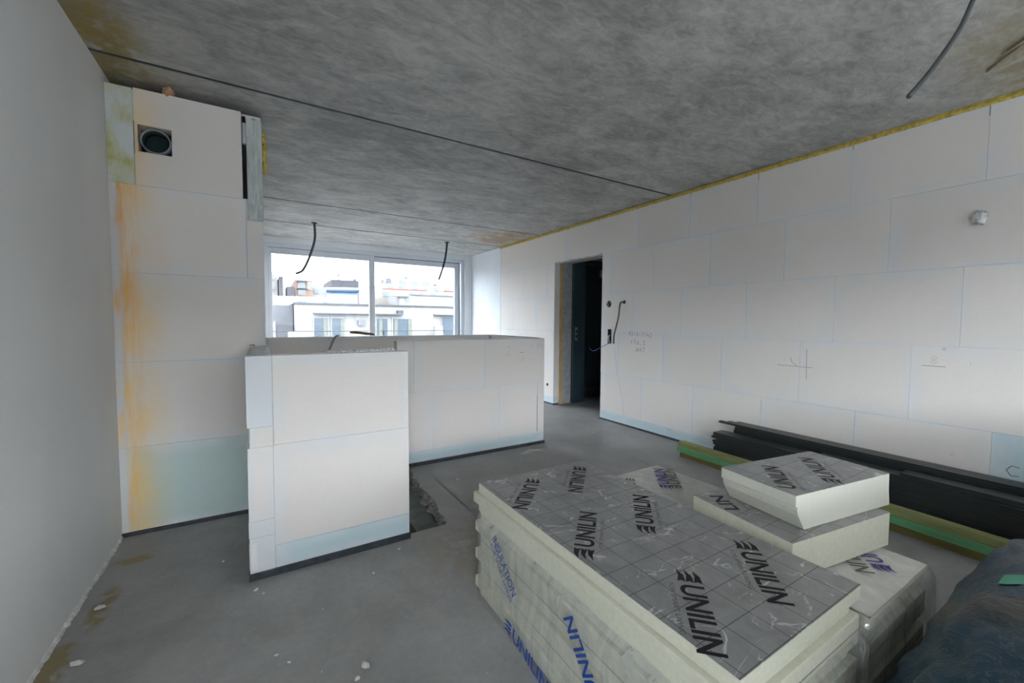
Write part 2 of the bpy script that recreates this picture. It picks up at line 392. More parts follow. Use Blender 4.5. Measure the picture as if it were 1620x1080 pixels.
# pencil writing: strokes in a unit box
GL = {'A': [[(0, 0), (.5, 1), (1, 0)], [(.2, .4), (.8, .4)]], 'S': [[(1, .9), (.3, 1), (.1, .7), (.8, .4), (.7, .05), (0, 0)]], '1': [[(.5, 1), (.5, 0)]],
      '0': [[(.5, 1), (.1, .5), (.5, 0), (.9, .5), (.5, 1)]], '7': [[(0, 1), (1, 1), (.4, 0)], [(.2, .5), (.9, .5)]], '4': [[(.3, 1), (.1, .4), (1, .4)], [(.7, .7), (.6, 0)]],
      '2': [[(0, .8), (.5, 1), (.9, .7), (0, 0), (1, 0)]], '+': [[(.1, .5), (.9, .5)], [(.5, .1), (.5, .9)]], '6': [[(.8, 1), (.2, .5), (.3, 0), (.9, .2), (.7, .5), (.2, .4)]],
      '5': [[(1, 1), (.2, 1), (.2, .55), (.8, .5), (.8, .1), (0, 0)]], 'W': [[(0, 1), (.25, 0), (.5, .6), (.75, 0), (1, 1)]], 'I': [[(.5, 1), (.5, 0)]], 'T': [[(0, 1), (1, 1)], [(.5, 1), (.5, 0)]],
      'C': [[(1, .9), (.4, 1), (0, .5), (.4, 0), (1, .1)]], 'e': [[(.1, .4), (.9, .5), (.6, .8), (.1, .5), (.3, 0), (.9, .1)]], ',': [[(.5, .1), (.35, -.15)]], 'm': [[(0, 0), (0, .6), (.5, .6), (.5, 0)], [(.5, .6), (1, .6), (1, 0)]], ' ': [], '-': [[(0, .5), (1, .5)]],
      '8': [[(.5, .5), (.1, .8), (.5, 1), (.9, .8), (.1, .2), (.5, 0), (.9, .2), (.5, .5)]]}
def ribbons(strokes, P, U, V, wd, name, mat, parent):
    P, U, V = Vector(P), Vector(U), Vector(V); n = U.cross(V).normalized(); bm = bmesh.new()
    for st in strokes:
        for a, b in zip(st, st[1:]):
            A = P+U*a[0]+V*a[1]; B = P+U*b[0]+V*b[1]; t = (B-A).normalized(); s = n.cross(t)*wd/2
            bm.faces.new([bm.verts.new(q) for q in (A-s, B-s, B+s, A+s)])
    me = bpy.data.meshes.new(name); bm.to_mesh(me); bm.free(); me.materials.append(M[mat])
    return link(name, me, parent)
def scrawl(s, P, U, V, cw, ch, wd, parent, mat='pencil'):
    st = []
    for i, c in enumerate(s):
        st += [[(i*1.3+x, y) for x, y in k] for k in GL[c]]
    return ribbons(st, P, Vector(U)*cw, Vector(V)*ch, wd, 'pencil_writing', mat, parent)

# blocks ----------------------------------------------------------------------
BM = {}
def block_mesh(wd, ht, th, mat, ins):
    key = (round(wd, 3), round(ht, 3), th, mat, ins)
    if key in BM: return BM[key]
    bm = bmesh.new(); a, b = wd/2, ht/2; e = .0009
    l, r, d, u = ins
    def ring(x0, x1, z0, z1, y): return [bm.verts.new(p) for p in ((x0, y, z0), (x1, y, z0), (x1, y, z1), (x0, y, z1))]
    R0 = ring(-a, a, -b, b, th); R1 = ring(-a, a, -b, b, e); R2 = ring(-a+e, a-e, -b+e, b-e, 0)
    lim = lambda v, m: min(v, m*.8)
    R3 = ring(-a+lim(l, a)*.45, a-lim(r, a)*.45, -b+lim(d, b)*.45, b-lim(u, b)*.45, 0)
    R4 = ring(-a+lim(l, a), a-lim(r, a), -b+lim(d, b), b-lim(u, b), 0)
    rs = [R0, R1, R2, R3, R4]
    bm.faces.new(R0[::-1]); bm.faces.new(R4)
    for p, q in zip(rs, rs[1:]):
        for i in range(4): bm.faces.new((p[i], p[(i+1) % 4], q[(i+1) % 4], q[i]))
    bmesh.ops.recalc_face_normals(bm, faces=bm.faces)
    me = bpy.data.meshes.new('block'); bm.to_mesh(me); bm.free()
    at = me.attributes.new('filler', 'FLOAT', 'POINT')
    at.data.foreach_set('value', [0.5]*8+[1.]*4+[.75]*4+[0.]*4)
    me.materials.append(M[mat]); BM[key] = me; return me
INS = [(.10, .05, .05, .09), (.05, .11, .08, .04), (.08, .06, .03, .10), (.12, .04, .08, .05)]
def block(parent, face, at, u0, u1, z0, z1, mat='gyp', th=.1, k=None, name='gypsum_block', ins=None):
    """face '-X' or '-Y' (direction it looks); at = coordinate of the face"""
    g = .0005
    me = block_mesh(u1-u0-2*g, z1-z0-2*g, th, mat, ins or INS[random.randrange(4) if k is None else k])
    o = link(name, me, parent)
    if face == '-Y': o.location = ((u0+u1)/2, at, (z0+z1)/2)
    elif face == '-X': o.location = (at, (u0+u1)/2, (z0+z1)/2); o.rotation_euler = (0, 0, -PI/2)
    elif face == '+X': o.location = (at, (u0+u1)/2, (z0+z1)/2); o.rotation_euler = (0, 0, PI/2)
    elif face == '+Y': o.location = ((u0+u1)/2, at, (z0+z1)/2); o.rotation_euler = (0, 0, PI)
    return o

# ------------------------------------------------------------------ the room
XR, XL, CZ, YW = 3.725, -.714, 2.6, 7.72
# floor
m = MB()
T = -.09
for r in ((XL-.1, 6.1, BY-.2, 2.33), (XL-.1, .03, 2.33, 3.417), (1.15, 6.1, 2.33, 3.417), (XL-.1, .03, 3.417, 4.45), (2.37, 6.1, 3.417, 4.45), (XL-.1, 6.1, 4.45, 7.95)):
    m.box(r[0], r[1], r[2], r[3], T, 0)
floor = struct(m.build('floor', 'screed'))
edge = [(.73, 2.335), (.80, 2.425), (.86, 2.31), (.92, 2.425)]
n = 46
base = spline([(.945, 2.33, 0), (.955, 2.36, 0), (.965, 2.5, 0), (.985, 2.68, 0), (.99, 2.86, 0), (.995, 3.05, 0), (1.005, 3.2, 0), (1.05, 3.37, 0), (1.06, 3.417, 0)], 7)
bm = bmesh.new(); rows = []
for i, p in enumerate(base):
    j = lambda a: a*noise.noise(Vector((i*.55, a*90, 1.3)))
    y = p.y
    pts = [(1.16, y, 0), (p.x+.012+j(.03), y, 0.0), (p.x+j(.035), y, -.012), (p.x-.012+j(.05), y, -.035), (p.x-.016+j(.06), y, -.06), (p.x-.004+j(.05), y, -.09), (1.16, y, -.09)]
    rows.append([bm.verts.new(q) for q in pts])
for a, b in zip(rows, rows[1:]):
    for i in range(len(a)-1): bm.faces.new((a[i], b[i], b[i+1], a[i+1]))
bm.faces.new(rows[0])
mm = MB(); mm.bm.free(); mm.bm = bm
o = mm.build('broken_screed_edge', 'broken', floor)
o.data.materials.append(M['screed'])
for f in o.data.polygons:
    if abs(f.normal.z) > .9 and f.center.z > -.005: f.material_index = 1
MB().box(.03, 1.6, 2.25, 2.429, -.32, -.091).box(.82, 1.6, 2.33, 3.417, -.32, -.091).build('slab_edge', 'slab', floor)
MB().tube(spline([(.74, 2.34, -.10), (.76, 2.5, -.115), (.735, 2.75, -.12), (.74, 3.1, -.125)], 5), .022, 8).build('foam_strip', 'foam_pale', floor)
# stairwell below
wl = struct(MB().box(-.1, .03, 2.25, 4.6, -2.8, -.091).box(-.1, 2.5, 4.45, 4.6, -2.8, -.091).box(2.37, 2.5, 3.3, 4.45, -2.8, -.091)
            .box(-.1, .82, 2.15, 2.25, -2.8, -.091).box(.82, .92, 2.25, 3.417, -2.8, -.32).box(.92, 2.5, 3.3, 3.417, -2.8, -.32).build('wall_stairwell', 'slab'))
struct(MB().box(-.2, 2.6, 2.1, 4.7, -2.9, -2.8).build('floor_lower', 'slab'))

# ceiling: precast slabs with open joints
ceil = struct(MB().box(XL-.1, 6.1, BY-.2, 7.95, CZ+.062, CZ+.2).build('ceiling', 'slab'))
JY = [BY-.2, -1.94, 2.912, 5.335, 6.52, 7.95]
for a, b in zip(JY, JY[1:]):
    MB().box(XL-.1, 6.1, a+.008, b-.008, CZ, CZ+.06).build('concrete_slab', 'ceil', ceil, bevel=.006)
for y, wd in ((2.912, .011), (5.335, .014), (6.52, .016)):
    MB().box(XL, XR, y-wd/2, y+wd/2, CZ-.001, CZ+.03).build('joint_shade', 'dpc', ceil)  # dark flush strip painted in for the shade inside the open joints
for y, wd in ((2.912, .03), (6.52, .05)):                        # rough mortar bleeding from two joints
    m = MB(); bmx = m.bm
    xs = [XL+.04+i*.06 for i in range(74)]
    top = [bmx.verts.new((x, y+.006+.004*noise.noise(Vector((x*6, y, 0))), CZ-.0015)) for x in xs]
    bot = [bmx.verts.new((x, y+.010+wd*.5*abs(noise.noise(Vector((x*4, y, 3)))), CZ-.0015)) for x in xs]
    for i in range(73): bmx.faces.new((top[i], top[i+1], bot[i+1], bot[i]))
    m.build('joint_mortar', 'slab', ceil)

for (xa, ya, xb, yb, wd) in ((3.30, .615, 3.10, .43, .022), (3.16, .54, 3.05, .42, .016)):     # torn formwork ridges at the upper right
    d_ = Vector((xb-xa, yb-ya, 0)).normalized(); n_ = Vector((-d_.y, d_.x, 0))
    MB().poly([(xa, ya, CZ-.001), tuple(Vector((xb, yb, CZ-.001))-n_*wd), tuple(Vector((xb, yb, CZ-.001))+n_*wd)], (0, 0, -.012)).build('formwork_ridge', 'ceil', ceil)
# left wall: smooth plaster, crumbs along its foot
LW0, LW1 = -4.2, -1.6                                            # daylight opening in the left wall, beside and behind the camera
wleft = struct(MB().box(XL-.1, XL, LW1, YW+.25, 0, CZ).box(XL-.1, XL, BY-.2, LW0, 0, CZ).box(XL-.1, XL, LW0, LW1, 2.38, CZ).box(XL-.1, XL, LW0, LW1, -.09, .05).build('wall_left', 'plaster'))
bm = MB(); xs = []
for i in range(150):
    y = 1.0+i*2.12/149; q = noise.noise(Vector((y*6, 0, 0))); q2 = noise.noise(Vector((y*41, 3, 0)))
    wdt = max(.003, .012+.008*q+.010*q2); ht = max(.004, .014+.010*q2)
    xs.append([bm.bm.verts.new(p) for p in ((XL, y, ht), (XL+wdt*.5, y, ht*.8), (XL+wdt, y, .001), (XL, y, .001))])
for a, b in zip(xs, xs[1:]):
    for i in range(3): bm.bm.faces.new((a[i], b[i], b[i+1], a[i+1]))
bm.build('plaster_crumb_ridge', 'plaster_lump', wleft)

# short wall at the left end (faces the camera) ------------------------------
YB = 3.13
wb = struct(MB().box(XL, .015, YB+.004, YB+.096, .02, 2.02).box(XL, -.60, YB+.004, YB+.096, 2.02, 2.54).box(-.42, -.095, YB+.004, YB+.096, 2.02, 2.54).box(-.60, -.42, YB+.004, YB+.096, 2.02, 2.19).box(-.60, -.42, YB+.004, YB+.096, 2.37, 2.54).build('wall_back', 'core'))
MB().box(XL, .0, YB-.012, YB+.1, .0, .021).build('damp_proof_strip', 'dpc', wb)
zr = [.021, .515, 1.01, 1.52]
block(wb, '-Y', YB, XL, .018, .021, .515, 'hydro_stain', k=0)
block(wb, '-Y', YB, XL, .018, .515, 1.01, 'gyp_stain', k=1)
block(wb, '-Y', YB, XL, .018, 1.01, 1.52, 'gyp_stain', k=2)
block(wb, '-Y', YB, XL, -.075, 1.52, 2.015, 'gyp_stain', k=3)
block(wb, '-Y', YB, -.073, .018, 1.52, 1.885, 'gyp', k=1)
block(wb, '-Y', YB, XL+.002, -.598, 2.015, 2.548, 'green_strip', k=0)
# top block with its cut-out for the vent pipe
o = MB().box(-.594, -.58, YB, YB+.1, 2.017, 2.552).box(-.43, -.088, YB, YB+.1, 2.017, 2.552).box(-.58, -.43, YB, YB+.1, 2.017, 2.205).box(-.58, -.43, YB, YB+.1, 2.355, 2.552).build('gypsum_block', 'gyp_stain', wb)
MB().box(-.58, -.43, YB+.096, YB+.1, 2.2, 2.36).build('recess_back', 'void', wb)
# grained end block and foam beside it
m = MB()
m.box(-.064, .021, YB-.004, YB+.1, 1.89, 2.52).box(-.034, -.008, YB-.004, YB+.1, 2.52, 2.532).box(-.084, -.064, YB-.002, YB+.1, 2.36, 2.49)
def grained():
    mt, nt, b = newmat('grooved_end_face', .9, .15)
    v = coords(nt, 'World', (26, 26, 3)); n_ = nz(nt, v, 1.6, 5, .6, 1.5)
    nt.links.new(ramp(nt, n_, [(.38, (.40, .43, .42)), (.6, (.56, .60, .58))]), b.inputs['Base Color']); bump(nt, b, n_, .8, .006); return mt
M['grained'] = grained()
m.build('end_block', 'grained', wb, bevel=.006)
MB().box(-.086, -.066, YB+.03, YB+.1, 1.86, 2.54).build('open_gap', 'void', wb)
m = MB()
for k in range(7): m.blob((.028+.006*math.sin(k*2), YB+.05, 2.23+k*.037), (.017, .03, .028), 2, .4, 2.5, k)
m.build('foam_bulge', 'foam_y', wb, True)
MB().blob((-.44, YB+.02, 2.575), (.028, .03, .034), 3, .35, 2, 5).build('foam_bulge', 'foam_pink', wb, True)
# stair side wall running to the window
struct(MB().box(-.09, .018, YB+.1, YW, 0, CZ-.02).build('wall_stair', 'gyp'))
# vent pipe
t = thing('ventilation_pipe', 'grey round vent pipe end in the square hole high in the left wall', 'pipe', (-.505, YB+.07, 2.28))
def ringpipe(r0, r1, y0, y1):
    m = MB(); S_ = 40; vs = []
    for (r, y) in ((r1, y0), (r0, y0), (r0, y1), (r1, y1)):
        vs.append([m.bm.verts.new((-.505+r*math.cos(k*2*PI/S_), y, 2.28+r*math.sin(k*2*PI/S_))) for k in range(S_)])
    for a, b in zip(vs, vs[1:]+vs[:1]):
        for k in range(S_): m.bm.faces.new((a[k], a[(k+1) % S_], b[(k+1) % S_], b[k]))
    return m
ringpipe(.063, .070, YB+.012, YB+.094).build('pipe_wall', 'pipe', t, True)
ringpipe(.056, .0625, YB+.03, YB+.093).build('inner_sleeve', 'pipe_in', t, True)
MB().tube([(-.505, YB+.088, 2.28), (-.505, YB+.093, 2.28)], .0555, 32).build('pipe_bottom', 'pipe_in', t)

# right wall of gypsum blocks -------------------------------------------------
WT = 2.562
D0, D1, DZ = 3.915, 4.915, 2.145
wr = struct(MB().box(XR+.004, XR+.096, BY-.1, D0-.004, .02, WT-.003).box(XR+.004, XR+.096, D1+.004, YW, .02, WT-.003).box(XR+.004, XR+.096, D0-.004, D1+.004, DZ+.004, WT-.003).build('wall_right', 'core'))
MB().box(XR-.006, XR+.09, BY, D0, 0, .021).box(XR-.006, XR+.09, D1, YW, 0, .021).build('damp_proof_strip', 'dpc', wr)
YE = 6.53
rowdef = [(.021, .115, .20, 'hydro'), (.115, .615, .578, 'gyp'), (.615, 1.115, .288, 'gyp'), (1.115, 1.615, .068, 'gyp'), (1.615, 2.12, .433, 'gyp'), (2.12, WT, .0, 'gyp')]
for ri, (z0, z1, off, mt) in enumerate(rowdef):
    ys = [BY-.1]+[off+.6667*k for k in range(-10, 12) if BY+.1 < off+.6667*k < YE-.06]+[YE]
    for a, b in zip(ys, ys[1:]):
        mm_ = 'hydro' if (ri == 1 and b < .6) else mt
        segs = [(a, b)]
        if z0 < DZ-.05:
            segs = []
            if a < D0: segs.append((a, min(b, D0)))
            if b > D1: segs.append((max(a, D1), b))
        for s0, s1 in segs:
            if s1-s0 > .02: block(wr, '-X', XR, s0, s1, z0, z1, mm_)
MB().box(XR-.003, XR+.1, YE+.002, YW, .021, WT+.03).build('white_plaster_strip', 'white_wall', wr)
# yellow foam under the ceiling
m = MB(); secs = []
for i in range(240):
    y = BY+.02+i*(YE-BY)/239
    q = noise.noise(Vector((y*9, 1, 0))); q2 = noise.noise(Vector((y*1.3, 7, 0)))
    a = .006+.004*q+.006*q2; 
    secs.append([m.bm.verts.new(p) for p in ((XR+.06, y, WT), (XR-a*.8, y, WT-.001), (XR-a-.003, y, WT+.014), (XR-a*.5, y, CZ-.004), (XR+.06, y, CZ-.004))])
for a, b in zip(secs, secs[1:]):
    for i in range(4): m.bm.faces.new((a[i], b[i], b[i+1], a[i+1]))
m.build('foam_seal', 'foam_y', wr)
# pencil marks (u along -Y as seen from inside)
XP = XR-.0012
def wp(y, z): return (XP, y, z)
U_, V_ = (0, -1, 0), (0, 0, 1)
scrawl('AS1017142', wp(3.45, 1.10), (0, -1, -.05), V_, .030, .05, .004, wr)
scrawl('+76,5', wp(3.42, 1.00), (0, -1, -.05), V_, .036, .05, .004, wr)
scrawl('WAT', wp(3.33, .915), (0, -1, -.03), V_, .036, .048, .004, wr)
scrawl('Ce', wp(.515, .375), U_, V_, .05, .06, .0045, wr)
ribbons([[(0, 0), (.26, 0)], [(.22, -.3), (.215, .45)], [(.10, .23), (.11, .1), (.15, .01)]], wp(1.79, .905), (0, -1, 0), (0, 0, .32), .003, 'pencil_writing', 'pencil', wr)
ribbons([[(0, 0), (.11, 0)]], wp(.90, .985), (0, -1, 0), (0, 0, 1), .003, 'pencil_writing', 'pencil', wr)
scrawl('8', wp(.865, 1.0), U_, V_, .04, .05, .002, wr, 'pencil_faint')
ribbons([[(0, 1), (.02, .6), (.05, .25), (.06, 0)]], wp(3.68, .12), (0, -3, 0), (0, 0, .82), .004, 'pencil_writing', 'pencil_faint', wr)
for y, z0, z1 in ((2.0, 2.50, WT), (1.33, 2.53, WT), (.668, 2.50, WT), (2.66, 2.53, WT), (1.245, .50, .58), (1.91, .47, .58)):
    MB().box(XR-.0015, XR+.002, y-.0015, y+.0015, z0, z1-.002).build('open_joint', 'ink_grey' if z0 > 1 else 'pencil_faint', wr)
# plaster lump
tag(MB().blob((XR-.010, .683, 1.90), (.018, .030, .042), 3, .7, 2.6, 4).build('plaster_lump', 'plaster_lump', None, True), 'white lump of dried plaster stuck to the upper right wall', 'plaster')
for k, (y, z) in enumerate(((.80, 1.10), (.675, 1.02), (.735, .43))):
    MB().blob((XR-.001, y, z), (.003, .009, .009), 2, .3, 2, k).build('filler_dab', 'filler', wr, True)

# doorway: jambs, lintel, timber strip, passage behind ------------------------
d = struct(MB().box(XR+.10, XR+.14, D1-.02, D1+.05, 0, DZ).build('trim_1', 'wood'))
d = struct(MB().box(XR+.142, XR+.335, D1+.06, D1+.12, 0, DZ+.3).build('wall_outer', 'core'))
for k in range(5):
    block(d, '-Y', D1+.0, XR+.145, XR+.333, k*.49, min((k+1)*.49, 2.3), 'concrete_block', name='concrete_block')
m = MB()
for i in range(30):
    y = D0+.01+i*(D1-D0-.02)/29
    m.blob((XR+.05, y, DZ-.012), (.06, .024, .014+.006*random.random()), 1, .3, 3, i)
m.build('foam_seal', 'foam_pale', wr)
struct(MB().box(XR+.1, XR+.335, D0-.1, D1+.2, DZ-.01, CZ).build('trim_2', 'concrete_block'))
struct(MB().box(XR+.1, XR+.335, D0-.12, D0-.005, 0, CZ).build('trim_3', 'concrete_block'))
struct(MB().box(XR+.336, 6.05, 5.12, 5.25, 0, CZ).box(5.95, 6.05, 2.6, 5.12, 0, CZ).box(XR+.1, 6.05, 2.5, 2.6, 0, CZ).build('wall_corridor', 'concrete_block'))
dr = struct(link('door_1', None)); dr.location = (4.6, 5.06, 0)
MB().box(4.31, 5.30, 5.06, 5.10, .02, 2.17).build('door_leaf', 'door', dr)
MB().box(4.40, 5.2, 5.054, 5.06, .15, .16).box(4.40, 4.41, 5.054, 5.06, .16, 2.0).box(4.40, 5.2, 5.054, 5.06, 2.0, 2.01).box(4.83, 4.84, 5.054, 5.06, .16, 2.0).build('door_moulding', 'door_frame', dr)
MB().box(4.065, 4.31, 4.885, 5.115, .0, 2.165).build('door_post', 'door_frame', dr, bevel=.006)
MB().box(4.31, 5.30, 4.99, 5.115, 2.171, 2.23).build('door_head', 'door_frame', dr)
o = MB().box(4.105, 4.15, 4.878, 4.885, .97, 1.17).build('lock_plate', 'steel', dr)
MB().box(4.115, 4.14, 4.876, 4.8785, 1.00, 1.06).box(4.115, 4.14, 4.876, 4.8785, 1.08, 1.13).build('latch_hole', 'void', o)
MB().box(4.74, 4.80, 5.02, 5.06, 1.98, 2.1).build('door_bracket', 'steel', dr)

# wall fittings beside the doorway ---------------------------------------------
t = thing('wall_box_hole', 'rough round socket hole with loose wires left of the grey conduit', 'socket', (XR, 3.785, 1.48))
MB().tube([(XR-.002, 3.785, 1.48), (XR+.05, 3.785, 1.48)], .040, 18).build('hole', 'void', t)
for k in range(5):
    a = k*1.3; MB().tube(spline([(XR-.002, 3.785+.03*math.cos(a), 1.48+.03*math.sin(a)), (XR-.02, 3.785+.01*math.cos(a+1), 1.48+.02*math.sin(a+2)), (XR-.006, 3.785+.035*math.cos(a+2.4), 1.48+.035*math.sin(a+2.4))], 6), .0035, 6).build('wire', 'cable_black' if k % 2 else 'steel', t, True)
t = thing('switch_box_recess', 'tall dark switch recess with wires below the round hole', 'socket', (XR, 3.765, 1.07))
MB().box(XR-.003, XR+.05, 3.735, 3.795, .985, 1.165).build('recess', 'void', t)
for k in range(6):
    MB().tube(spline([(XR-.004, 3.745+.008*k, 1.09), (XR-.02, 3.75+.006*k, 1.05-.01*(k % 3)), (XR-.005, 3.742+.009*k, .995)], 5), .003, 6).build('wire', 'steel' if k % 2 else 'cable', t, True)
tag(MB().tube(spline([(XR-.005, 3.74, 1.0), (XR-.02, 3.82, .96), (XR-.03, 3.92, .915), (XR-.03, 4.0, .88), (XR-.03, 4.06, .885), (XR-.03, 4.10, .92)], 6), .0035, 6).build('blue_wire', 'ink_blue', None, True), 'thin blue wire curling out of the switch recess into the doorway', 'wire')
t = thing('conduit', 'grey flexible conduit hanging from a hole in the wall beside the doorway', 'conduit', (XR, 3.55, 1.47))
MB().tube(spline([(XR-.001, 3.535, 1.49), (XR-.035, 3.55, 1.49), (XR-.045, 3.56, 1.44), (XR-.045, 3.575, 1.32), (XR-.04, 3.625, 1.17), (XR-.04, 3.65, 1.08), (XR-.04, 3.652, .99)], 8), .010, 10).build('tube', 'cable', t, True)
MB().tube([(XR-.002, 3.53, 1.495), (XR+.02, 3.53, 1.495)], .022, 14).build('hole', 'void', t)
t = tag(MB().tube([(XR-.004, 5.065, .29), (XR+.03, 5.065, .29)], .022, 14).build('cable_outlet', 'void'), 'small dark cable outlet low on the wall left of the doorway', 'outlet')

# parapet around the stair opening -----------------------------------------------
ZP = 1.085
def dpc(parent, *r): MB().box(*r).build('damp_proof_strip', 'dpc', parent)
# front
YF = 2.29
pf = struct(MB().box(-.065, .70, YF+.004, YF+.096, .03, ZP-.004).build('wall_parapet_front', 'core'))
dpc(pf, -.078, .71, YF-.012, YF+.1, 0, .031)
block(pf, '-Y', YF, .035, .706, .031, .145, 'hydro', k=0)
block(pf, '-Y', YF, .033, .706, .145, .648, k=2)
block(pf, '-Y', YF, .037, .704, .648, ZP, k=2)
for z0, z1, mt, dx in ((.031, .205, 'filler', 0), (.205, .285, 'filler', -.002), (.285, .645, 'gyp', .0), (.645, .742, 'gyp', .012), (.742, ZP, 'filler', 0)):
    block(pf, '-Y', YF-.001, -.074+dx, .033, z0, z1, mt, name='corner_piece')
o = MB().box(-.076, -.035, YF-.003, YF+.02, .035, .185).build('filler_patch', 'plaster', pf, bevel=.012)
m = MB()                                                       # torn filler along the top
for k in range(16): m.blob((.30+k*.022, YF+.06+.02*random.random(), ZP+.002), (.018, .025, .007+.008*random.random()), 2, .5, 2, k)
m.build('mortar_remains', 'plaster_lump', pf)
# left side
ps = struct(MB().box(-.07, .028, YF+.1, YB, .03, ZP-.004).build('wall_parapet_side', 'core'))
for k in range(2):
    for z0, z1, mt in ((.0, .645, 'gyp'), (.645, 1.08, 'gyp')):
        block(ps, '+X', .033, YF+.1+k*.37, YF+.1+(k+1)*.37, z0, z1, mt, .1)
MB().blob((-.02, YF+.45, ZP-.004), (.045, .36, .012), 3, .4, 2, 3).build('mortar_remains', 'plaster_lump', ps)
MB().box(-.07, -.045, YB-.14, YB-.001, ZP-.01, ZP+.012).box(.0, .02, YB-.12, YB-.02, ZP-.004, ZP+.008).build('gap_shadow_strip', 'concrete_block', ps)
# right-hand front
YP = 3.417
pr = struct(MB().box(.962, 2.465, YP+.004, YP+.096, .03, ZP-.004).build('wall_parapet_right', 'core'))
dpc(pr, 1.06, 2.475, YP-.014, YP+.1, 0, .028)
block(pr, '-Y', YP, .958, 2.47, .028, .122, 'hydro', k=1)
for u0, u1 in ((.956, 1.263), (1.263, 1.942), (1.942, 2.385), (2.388, 2.47)): block(pr, '-Y', YP, u0, u1, .122, .634)
for u0, u1 in ((.956, 1.10), (1.10, 1.781), (1.781, 2.47)): block(pr, '-Y', YP, u0, u1, .634, ZP)
MB().box(2.384, 2.389, YP-.001, YP+.004, .13, .50).build('open_joint', 'ink_grey', pr)
scrawl('1 771', (2.30, YP-.0012, .985), (1, 0, 0), (0, 0, 1), .028, .04, .003, pr, 'pencil_faint')
scrawl('-', (2.17, YP-.0012, .93), (1, 0, 0), (0, 0, 1), .05, .04, .004, pr, 'pencil')
scrawl('15 11', (2.16, YP-.0012, .86), (1, 0, 0), (0, 0, 1), .028, .03, .003, pr, 'pencil_faint')
scrawl('2', (2.02, YP-.0012, .93), (1, 0, 0), (0, 0, 1), .05, .09, .003, pr, 'pencil_faint')
# far side and right side
pb = struct(MB().box(.02, 2.46, 4.434, 4.526, .03, ZP).build('wall_parapet_back', 'core'))
for u0, u1 in ((.02, .69), (.69, 1.54), (1.54, 2.37)):
    for z0, z1 in ((.0, .58), (.58, 1.089)): block(pb, '-Y', 4.43, u0, u1, z0, z1)
pe = struct(MB().box(2.374, 2.466, YP+.1, 4.53, .03, ZP-.004).build('wall_parapet_end', 'core'))
for u0, u1 in ((YP+.1, 3.95), (3.95, 4.43)):
    for z0, z1 in ((.0, .58), (.58, 1.088)): block(pe, '-X', 2.37, u0, u1, z0, z1)
block(pe, '+X', 2.47, YP+.1, 4.53, .0, .58); block(pe, '+X', 2.4705, YP+.1, 4.53, .58, 1.088)
o = MB().tube([(-.12, 0, 0), (-.05, .004, .006), (.05, .002, .004), (.12, 0, 0)], [.012, .017, .018, .012], 8).build('wood_stick', 'driftwood')
o.location = (.89, 4.47, 1.118); o.rotation_euler = (0, .10, -.12); o.scale = (1, 1, .8)
tag(o, 'short brown wooden stick lying on the far parapet below the window', 'wood')
tag(MB().tube(spline([(.66, 4.47, 1.10), (.63, 4.425, 1.095), (.60, 4.41, 1.05), (.56, 4.41, .95), (.52, 4.41, .82), (.50, 4.41, .6)], 8), .010, 8).build('hanging_conduit', 'pipe', None, True), 'grey conduit hanging down inside the far parapet of the stair opening', 'conduit')

# window wall -------------------------------------------------------------------
ww = struct(MB().box(XL, XR, YW, YW+.25, 2.50, CZ).box(3.56, XR+.1, YW, YW+.25, 0, 2.50).box(XL, .03, YW, YW+.25, 0, 2.5).box(.03, 3.56, YW+.02, YW+.25, -.1, .02).build('wall_window', 'white_wall'))
wn = struct(link('window_1', None)); wn.location = (1.8, YW+.05, 0)
def rect_frame(x0, x1, z0, z1, y0, y1, wd): return MB().box(x0, x0+wd, y0, y1, z0, z1).box(x1-wd, x1, y0, y1, z0, z1).box(x0+wd, x1-wd, y0, y1, z0, z0+wd).box(x0+wd, x1-wd, y0, y1, z1-wd, z1)
rect_frame(.03, 3.56, .02, 2.50, YW+.03, YW+.17, .07).build('outer_frame', 'frame', wn, bevel=.004)
s = rect_frame(.055, 1.77, .06, 2.425, YW+.035, YW+.085, .095).build('sliding_sash', 'frame', wn, bevel=.004)
MB().box(.15, 1.675, YW+.055, YW+.065, .155, 2.33).build('pane', 'glass', s)
s = rect_frame(1.69, 3.475, .06, 2.425, YW+.10, YW+.15, .10).build('sliding_sash', 'frame', wn, bevel=.004)
MB().box(1.79, 3.375, YW+.12, YW+.13, .16, 2.425).build('pane', 'glass', s)
rect_frame(.05, 3.482, .055, 2.432, YW+.087, YW+.098, .012).build('gasket', 'gasket', wn)

# ceiling cables ------------------------------------------------------------------
def hang(pts, r, label, mat='cable'):
    t = thing('hanging_cable', label, 'cable', pts[0], 'cables hanging from the ceiling')
    MB().tube(spline(pts, 10), r, 10).build('cable', mat, t, True)
    p = Vector(pts[0]); MB().tube([(p.x, p.y, CZ-.004), (p.x, p.y, CZ-.0005)], r*2.6, 12).build('ceiling_hole', 'void', t)
hang([(.645, 6.36, 2.599), (.650, 6.36, 2.40), (.61, 6.36, 2.22), (.54, 6.36, 2.03), (.48, 6.36, 1.925), (.405, 6.36, 1.885)], .016, 'dark curved cable hanging in front of the left window pane')
hang([(2.735, 6.66, 2.599), (2.722, 6.66, 2.45), (2.685, 6.66, 2.25), (2.62, 6.66, 2.05), (2.583, 6.66, 1.95)], .017, 'thin dark cable hanging in front of the right window pane', 'cable_black')
hang([(2.43, .47, 2.599), (2.37, .48, 2.53), (2.28, .50, 2.375), (2.08, .52, 2.175), (1.94, .54, 2.05)], .0085, 'thick grey conduit hanging from the ceiling at upper right')

